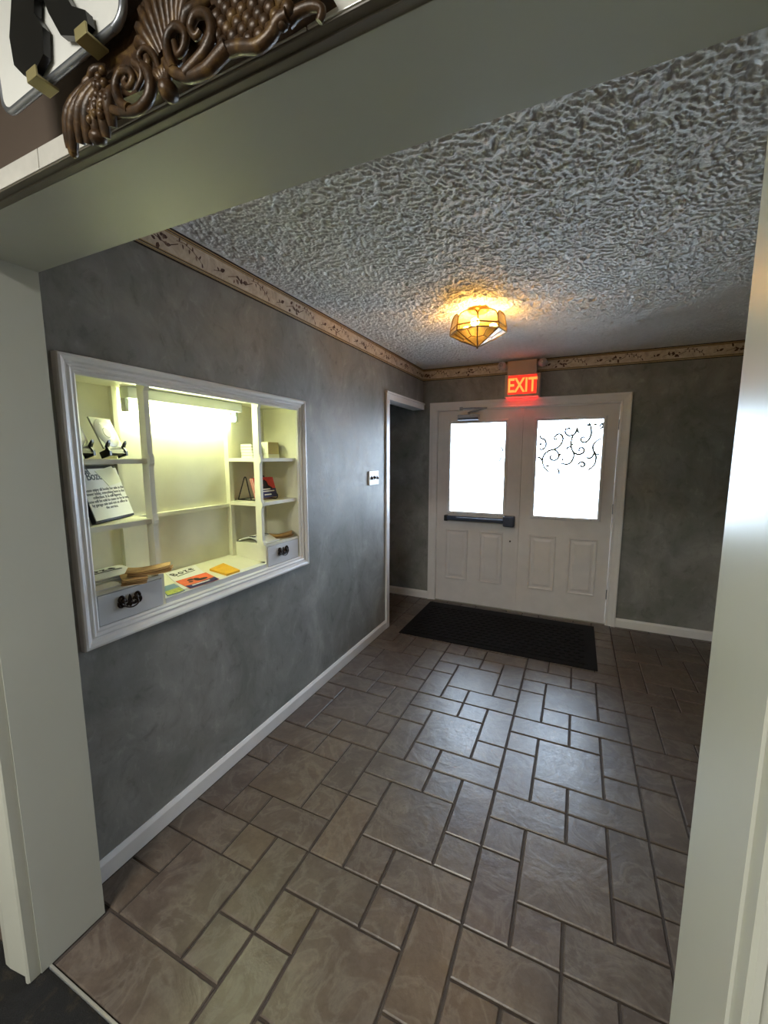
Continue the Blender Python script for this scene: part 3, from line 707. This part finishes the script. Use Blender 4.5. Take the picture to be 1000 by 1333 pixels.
# bags -------------------------------------------------------------
def bag(name, label, cat, mat, L, Wd, th, arc, loc, rot, ptxt=None, folds=0, group=None, tilt=(0, 0)):
    t = thing(name, label, cat, loc, (tilt[0], tilt[1], rot), group)
    n = 10; top = []; bot = []
    for i in range(n + 1):
        u = i / n; x = (u - .5) * L; z = arc * math.sin(math.pi * min(1, u * 1.15)) + .0
        top.append((x, z + th)); bot.append((x, z))
    b = MB(); b.prism([(x, -Wd / 2, z) for x, z in bot] + [(x, -Wd / 2, z) for x, z in top[::-1]], (0, Wd, 0))
    o = b.build('bag_body', mat, t, local=True)
    if folds:   # zigzag folded bottoms of a pack of bags
        f_ = MB()
        for k in range(folds):
            dz = k * th / folds; dx = .012 * math.sin(k * 2.1)
            f_.hexa([(L / 2 - .045 + dx, -Wd / 2 - .004, dz), (L / 2 + dx, -Wd / 2 + .006, dz - .002), (L / 2 + dx, Wd / 2 - .006, dz - .002), (L / 2 - .045 + dx, Wd / 2 + .004, dz)],
                    [(L / 2 - .045 + dx, -Wd / 2 - .004, dz + th / folds * .6), (L / 2 + dx, -Wd / 2 + .006, dz + .001), (L / 2 + dx, Wd / 2 - .006, dz + .001), (L / 2 - .045 + dx, Wd / 2 + .004, dz + th / folds * .6)])
        f_.build('folded_bottom', M['kraftdark'], t, local=True)
    if ptxt:
        zz = arc + th + .0012
        text('Boze', ptxt, M['ink'], o, Matrix.Translation((0.015, .0, zz)) @ Matrix.Rotation(R(90), 4, 'Z'), spacing=1.35, bold=.0005)
        MB().box(.028, .033, -Wd * .36, Wd * .36, zz - .0012, zz + .0004).build('underline', M['ink'], o, local=True)
    return t
bag('paper_bag', 'white paper bag at the bottom of the bag pile on left drawer', 'bag', M['whitepaper'], .145, .20, .004, .003, (-.140, -3.270, 1.0888), R(-5))
bag('paper_bag', 'white paper bag in middle of the left drawer pile, edges showing', 'bag', M['whitepaper'], .150, .20, .004, .004, (-.145, -3.285, 1.0965), R(4))
bag('paper_bag', 'white printed paper bag lying on top of the left drawer pile', 'bag', M['whitepaper'], .155, .21, .004, .012, (-.152, -3.290, 1.1055), R(0), .05)
bag('paper_bag', 'small white paper bag flat at front left corner of left drawer', 'bag', M['whitepaper'], .060, .095, .005, .006, (-.030, -3.342, 1.0888), R(3))
def kraft_pack(label, n, L, Wd, loc, rot, fan, curl):
    t = thing('kraft_bag_pack', label, 'bag', loc, (0, 0, rot)); rk = random.Random(int(L * 1000))
    z = 0
    for k in range(n):
        b = MB(); m = 9; a = fan * (k - n / 2); ox = rk.uniform(-.006, .006); th = .0018
        ca, sa = math.cos(a), math.sin(a); rows = []
        for i in range(m + 1):
            u = i / m; x = (u - .5) * L + ox; zz = z + curl * (u - .3) ** 2 * (.5 + .5 * k / n) + .0012 * math.sin(7 * u + k)
            w = Wd / 2 * (1 - (.22 if i == m else .08 if i == m - 1 and k % 2 else 0))
            rows.append([(x * ca - y * sa, x * sa + y * ca, zz + d) for y, d in ((-w, 0), (w * .1, .0012), (w, 0), (w, th), (w * .1, th + .0012), (-w, th))])
        vs = [p for q in rows for p in q]; fs = [(i * 6 + j, (i + 1) * 6 + j, (i + 1) * 6 + (j + 1) % 6, i * 6 + (j + 1) % 6) for i in range(m) for j in range(6)]
        fs += [tuple(range(6)), tuple(range(m * 6, m * 6 + 6))]
        b.add(vs, fs); b.build('kraft_bag', M['kraft'] if k % 2 == n % 2 or k == n - 1 else M['kraftdark'], t, local=True); z += .0052
    return t
drop(kraft_pack('brown kraft bag pack with folded ends, nearer left frame, on left drawer', 4, .135, .085, (.000, -3.245, 1.095), R(-30), .05, .02), 1.0885)
drop(kraft_pack('brown kraft bag pack with crimped ends jutting out past left drawer', 4, .150, .075, (.024, -3.196, 1.12), R(48), .04, .03), 1.1150)
# right drawer
bag('paper_bag', 'white printed paper bag curling up on the right drawer', 'bag', M['whitepaper'], .19, .13, .005, .026, (-.112, -2.428, 1.0888), 0, .05)
drop(kraft_pack('small brown kraft bag pack crumpled on the right drawer', 3, .14, .085, (-.070, -2.288, 1.095), R(35), .08, .05), 1.0885)
# flat papers on the sloping cabinet floor
SL = math.atan(.13)
def flat(name, label, cat, mat, pts, lift, th=.0012):
    b = MB(); q = [(x, y, fz(x) + lift) for x, y in pts]
    c = (sum(p[0] for p in q) / 4, sum(p[1] for p in q) / 4)
    t = thing(name, label, cat, (c[0], c[1], fz(c[0]) + lift))
    b.prism(q, (0, 0, th)); o = b.build('sheet', mat, t); return t, o
def sheet_mtx(t, x, y, lift, ang):
    return Matrix.Translation(Vector((x, y, fz(x) + lift)) - t.location) @ Matrix.Rotation(SL, 4, 'Y') @ Matrix.Rotation(R(ang), 4, 'Z')
t, o = flat('white_bag', 'white paper bag printed in black lying flat on cabinet floor', 'bag', M['whitepaper'], [(-.02, -3.02), (-.01, -2.86), (-.235, -2.77), (-.235, -2.94)], .001)
text('Boze', .052, M['ink'], o, sheet_mtx(t, -.178, -2.880, .0034, 97), spacing=1.3, bold=.0005)
MB().box(-.056, .056, -.014, -.009, 0, .0004).build('underline', M['ink'], o, local=True, mtx=sheet_mtx(t, -.178, -2.880, .0030, 97))
t, o = flat('flyer', 'orange and navy printed flyer lying on the white bag', 'flyer', M['orange'], [(-.006, -2.995), (-.003, -2.832), (-.112, -2.812), (-.116, -2.980)], .0030)
MB().prism([(x, y, fz(x) + .0043) for x, y in ((-.006, -2.992), (-.003, -2.835), (-.040, -2.826), (-.034, -2.930), (-.042, -2.988))], (0, 0, .0004)).build('navy_band', M['navy'], o)
fig = MB()
for (x, y, rx, ry) in ((-.070, -2.900, .020, .016), (-.058, -2.880, .012, .028), (-.085, -2.925, .010, .018), (-.065, -2.940, .008, .012)):
    fig.add([(x + rx * math.cos(k * .628), y + ry * math.sin(k * .628), fz(x + rx * math.cos(k * .628)) + .0048) for k in range(10)], [tuple(range(10))])
fig.build('dark_figure', M['ink'], o)
MB().prism([(x, y, fz(x) + .0048) for x, y in ((-.022, -2.965), (-.020, -2.870), (-.028, -2.868), (-.030, -2.965))], (0, 0, .0003)).build('pale_band', M['whitepaper'], o)
t, o = flat('flyer', 'dusty blue and olive green flyer beside the left drawer', 'flyer', M['blue'], [(-.008, -3.105), (-.006, -3.020), (-.100, -3.000), (-.102, -3.070)], .0030)
MB().prism([(x, y, fz(x) + .0043) for x, y in ((-.010, -3.100), (-.008, -3.024), (-.050, -3.014), (-.052, -3.088))], (0, 0, .0004)).build('green_band', M['green'], o)
t, o = flat('envelope', 'golden yellow padded envelope lying on cabinet floor right of papers', 'envelope', M['yellow'], [(-.012, -2.775), (-.010, -2.690), (-.140, -2.672), (-.122, -2.780)], .001, .010)
MB().prism([(x, y, fz(x) + .0112) for x, y in ((-.100, -2.775), (-.112, -2.690), (-.138, -2.676), (-.121, -2.777))], (0, 0, .0012)).build('flap', M['yellow'], o)
# upper right shelf: cases and boxes
G = 'white cases stacked on upper right shelf'
for k in range(5):
    z = 1.5585 + k * .0158; dx = random.uniform(-.003, .003)
    t = thing('disc_case', 'thin white case, %s of the left stack on upper right shelf' % ('lowest', 'second from bottom', 'middle one', 'second from top', 'topmost')[k], 'case', (-.17, -2.395, z), group=G)
    MB().box(-.215 + dx, -.135 + dx, -2.432, -2.350, z + .0002, z + .0128, .001).build('case_lid', M['case'], t)
    MB().box(-.213 + dx, -.1355 + dx, -2.430, -2.352, z + .0129, z + .0156).build('case_tray', M['casegap'], t)
t = thing('white_box', 'low white box under the tan card box, upper right shelf', 'box', (-.15, -2.29, 1.5585))
MB().box(-.190, -.100, -2.338, -2.240, 1.5585, 1.5765, .001).build('box_base', M['case'], t); MB().box(-.191, -.0992, -2.3385, -2.2395, 1.572, 1.5805, .001).build('box_lid', M['case'], t)
t = thing('card_box', 'tan card box with white end on upper right shelf', 'box', (-.15, -2.29, 1.581))
MB().box(-.188, -.102, -2.332, -2.242, 1.581, 1.650, .0015).build('box_sleeve', M['tan'], t); MB().box(-.186, -.104, -2.3365, -2.331, 1.582, 1.649, .001).build('box_end', M['case'], t)
# wire easel and books
t = thing('wire_easel', 'black wire easel holding two books on lower right shelf', 'easel', (-.16, -2.37, 1.3205))
for y in (-2.462, -2.315):
    b = MB(); b.tube(spline([(-.222, y, 1.3245), (-.184, y, 1.418), (-.172, y, 1.447), (-.164, y, 1.452), (-.157, y, 1.442), (-.140, y, 1.372), (-.126, y, 1.3245)], 5), .0034, 7)
    b.tube(spline([(-.222, y, 1.3245), (-.13, y, 1.3245), (-.080, y, 1.3245), (-.066, y, 1.329), (-.062, y, 1.345), (-.070, y, 1.354)], 4), .0034, 7); b.build('wire_side', M['black'], t)
MB().tube([(-.222, -2.462, 1.3245), (-.222, -2.315, 1.3245)], .0030, 7).build('cross_wire', M['black'], t)
for k, (lab, dx) in enumerate((('red and navy illustrated book, front one on the wire easel', 0.019), ('red and navy book, rear one on the wire easel', .0035))):
    m, w, h = quad_mtx((-.104 + dx, -2.452 + .004 * k, 1.3335), (-.100 + dx, -2.290, 1.3335), (-.138 + dx, -2.452, 1.443))
    t = thing('book', lab, 'book', (-.10 + dx, -2.37, 1.3285), group='books on the wire easel'); mm = Matrix.Translation(-t.location) @ m
    pgs = MB().box(.001, w - .001, .001, .118, -.0125, -.0015).build('pages', M['pink'], t, local=True, mtx=mm)
    cv = MB(); cv.box(0, w, 0, .119, -.0014, 0); cv.box(0, w, 0, .119, -.0140, -.0126); cv.build('cover', M['red'], t, local=True, mtx=mm)
    MB().box(0, w, 0, .052, .0001, .0005).build('navy_panel', M['navy'], t, local=True, mtx=mm)
    if k == 0:
        fg = MB(); fg.prism([(w * a, .119 * c, .0006) for a, c in ((.30, .45), (.42, .62), (.40, .82), (.52, .90), (.62, .80), (.66, .60), (.80, .50), (.84, .42))], (0, 0, .0003)); fg.build('dark_figure', M['ink'], t, local=True, mtx=mm)
        for z0, a, c in ((.046, .32, .72), (.034, .22, .90), (.014, .35, .70)): MB().box(w * a, w * c, z0, z0 + .006, .0006, .0009).build('pale_band', M['whitepaper'], t, local=True, mtx=mm)

# ================================================================== CARVED ORNAMENT over the opening
on = thing('carved_ornament', 'gilded bronze carved scroll and wing ornament above the opening', 'ornament', (.98, -3.775, 2.05))
def op(x, z, d=0): return (x, -3.778 - d, z)
base_ = MB(); outl = [(.775, 2.105), (.80, 2.098), (.86, 2.09), (.93, 2.085), (1.0, 2.085), (1.08, 2.085), (1.17, 2.085), (1.235, 2.09), (1.20, 2.13), (1.08, 2.18), (.98, 2.20), (.88, 2.175), (.80, 2.135)]
base_.prism([op(x, z) for x, z in outl], (0, .052, 0)); base_.build('back_plate', M['bronze'], on)
wgl = MB()
tips = [(.768, 2.046), (.776, 2.040), (.796, 2.046), (.815, 2.040), (.838, 2.034), (.858, 2.036), (.874, 2.046)]
roots = [(.835, 2.118), (.845, 2.116), (.855, 2.114), (.866, 2.110), (.876, 2.105), (.884, 2.098), (.892, 2.092)]
for k, (a, b) in enumerate(zip(tips, roots)):
    mid = ((a[0] + b[0]) / 2 - .012 + .002 * k, (a[1] + b[1]) / 2 + .004)
    wgl.tube(spline([op(b[0], b[1], .012), op(mid[0], mid[1], .020), op(a[0], a[1], .012)], 4), [.006 + .0035 * math.sin(math.pi * i / 8) for i in range(9)], 8)
for (a, b) in zip([(.765, 2.060), (.778, 2.074), (.792, 2.088), (.808, 2.100), (.826, 2.112)], [(.82, 2.105), (.83, 2.112), (.84, 2.118), (.85, 2.124), (.865, 2.13)]):
    wgl.tube(spline([op(b[0], b[1], .008), op((a[0] + b[0]) / 2, (a[1] + b[1]) / 2 + .003, .016), op(a[0], a[1], .008)], 4), [.004 + .003 * math.sin(math.pi * i / 8) for i in range(9)], 7)
wgl.ball(op(.842, 2.040, .014), .014, .012, .010); wgl.ball(op(.772, 2.044, .01), .007, .008, .010)
wgl.build('feather_wing', M['bronze'], on)
bd = MB()
for x, z in [(.88, 2.108), (.871, 2.103), (.871, 2.092), (.864, 2.083), (.875, 2.078), (.852, 2.079), (.859, 2.071), (.872, 2.066), (.846, 2.068), (.856, 2.061), (.843, 2.057), (.862, 2.096), (.884, 2.072), (.868, 2.056), (.881, 2.092)]:
    bd.ball(op(x, z, .024), .0062, .006, .0062, 8, 5)
bd.build('bead_cluster', M['bronze'], on)
def scroll(name, pts, r0, r1, d, k=5):
    sp = spline([op(x, z, d) for x, z in pts], k); n = len(sp)
    return MB().tube(sp, [r0 + (r1 - r0) * i / (n - 1) for i in range(n)], 8).build(name, M['bronze'], on)
scroll('scroll', [(.892, 2.056), (.905, 2.050), (.922, 2.044), (.946, 2.040), (.966, 2.046), (.974, 2.060), (.970, 2.077), (.954, 2.089)], .006, .008, .022)
scroll('scroll', [(.930, 2.044), (.912, 2.058), (.905, 2.080), (.918, 2.093), (.935, 2.089), (.942, 2.077), (.932, 2.070), (.923, 2.078), (.930, 2.083)], .007, .004, .024)
scroll('scroll', [(.950, 2.060), (.962, 2.070), (.961, 2.082), (.950, 2.092)], .003, .006, .026)
scroll('scroll', [(.99, 2.070), (.982, 2.093), (.966, 2.108), (.952, 2.104), (.956, 2.091), (.969, 2.087), (.967, 2.097)], .004, .005, .020)
scroll('scroll', [(1.006, 2.075), (1.014, 2.064), (1.028, 2.053), (1.050, 2.043), (1.077, 2.041), (1.097, 2.047), (1.113, 2.052)], .006, .009, .024)
scroll('scroll', [(1.020, 2.060), (1.012, 2.081), (1.013, 2.099), (1.029, 2.106), (1.044, 2.093), (1.040, 2.078), (1.029, 2.075), (1.024, 2.091)], .007, .004, .024)
scroll('scroll', [(1.045, 2.046), (1.078, 2.058), (1.091, 2.075), (1.085, 2.095), (1.067, 2.103), (1.056, 2.093), (1.064, 2.080), (1.072, 2.084)], .008, .004, .026)
shl = MB(); shl.ball(op(.999, 2.049, .016), .012, .014, .013)
for a in (-1, -.5, 0, .5, 1): shl.tube(spline([op(.999, 2.052, .016), op(.999 + .012 * a, 2.068, .022), op(.999 + .022 * a, 2.080, .012)], 3), [.003, .004, .005, .006, .006, .005, .003], 7)
shl.build('shell', M['bronze'], on)
fan = MB()
for k in range(11):
    a = R(35 + 11 * k); L_ = .085 + .03 * math.sin(math.pi * k / 10)
    fan.tube(spline([op(1.0 + .03 * math.cos(a), 2.085 + .02 * math.sin(a), .010), op(1.0 + .6 * L_ * math.cos(a), 2.085 + .7 * L_ * math.sin(a), .018), op(1.0 + L_ * math.cos(a), 2.085 + L_ * math.sin(a), .006)], 3), [.005, .006, .007, .008, .007, .006, .004], 7)
fan.build('leaf_fan', M['bronze'], on)
wr = MB()
for r_ in range(6):
    for k in range(8):
        x = 1.095 + k * .016 + (.008 if r_ % 2 else 0); z = 2.052 + r_ * .0105 + .002 * math.sin(k)
        if z < 2.130 - abs(x - 1.13) * .5 and x < 1.20 and z > 2.040 + max(0, x - 1.17) * .4:
            wr.ball(op(x, z, .020), .0088, .007, .0085, 8, 5, Matrix.Rotation(.5, 3, 'Y'))
wr.build('scaled_wing', M['bronze'], on)
scroll('scroll', [(1.108, 2.052), (1.133, 2.047), (1.156, 2.039), (1.176, 2.043), (1.186, 2.052), (1.200, 2.054)], .008, .007, .022)
scroll('scroll', [(1.195, 2.056), (1.209, 2.060), (1.228, 2.058), (1.240, 2.050), (1.236, 2.040)], .007, .004, .014)

# white plaque in a black bracket
pq = thing('plaque', 'white rounded plaque gripped by a black bracket with brass tips, top left', 'plaque', (.76, -3.74, 2.15))
rot = Matrix.Translation((.022, .02, 0)) @ Matrix.Rotation(R(-2), 4, 'Y')
def rrect(x0, x1, z0, z1, r, n=6):
    P = []
    for cx_, cz_, a0 in ((x1 - r, z0 + r, -90), (x1 - r, z1 - r, 0), (x0 + r, z1 - r, 90), (x0 + r, z0 + r, 180)):
        for k in range(n + 1): a = R(a0 + 90 * k / n); P.append((cx_ + r * math.cos(a), cz_ + r * math.sin(a)))
    return P
PX = Matrix.Translation((.76, -3.80, 2.145)) @ Matrix.Rotation(R(-4), 4, 'Y') @ Matrix.Rotation(R(0), 4, 'X')
offp = Matrix.Translation(-pq.location) @ PX
MB().prism([(x, 0, z) for x, z in rrect(-.145, .165, .004, .26, .022)], (0, .010, 0)).build('plaque_board', M['whitepaper'], pq, local=True, mtx=offp)
rr_ = [(x, .004, z) for x, z in rrect(-.147, .167, .002, .262, .024)]
MB().tube(rr_ + [rr_[0]], .0058, 8, False).build('rolled_rim', M['steel'], pq, local=True, mtx=offp)
bk = MB()
bk.prism([(x, -.014, z) for x, z in ((-.035, .22), (-.055, .12), (-.075, .075), (-.073, .035), (-.052, .012), (-.020, .004), (.006, .016), (.012, .05), (-.004, .075), (.002, .095), (.020, .092), (.030, .06), (.052, .020), (.085, .004), (.115, .006), (.112, .024), (.085, .042), (.060, .085), (.050, .22))], (0, .010, 0))
bk.box(-.045, .05, .011, .075, .20, .235); bk.build('bracket', M['blackplastic'], pq, local=True, mtx=offp)
for x in (-.036, .090):
    c = MB(); c.box(x, x + .026, -.018, .012, -.010, -.006, .001); c.box(x, x + .026, -.019, -.016, -.010, .006, .001); c.build('brass_tip', M['gold'], pq, local=True, mtx=offp)
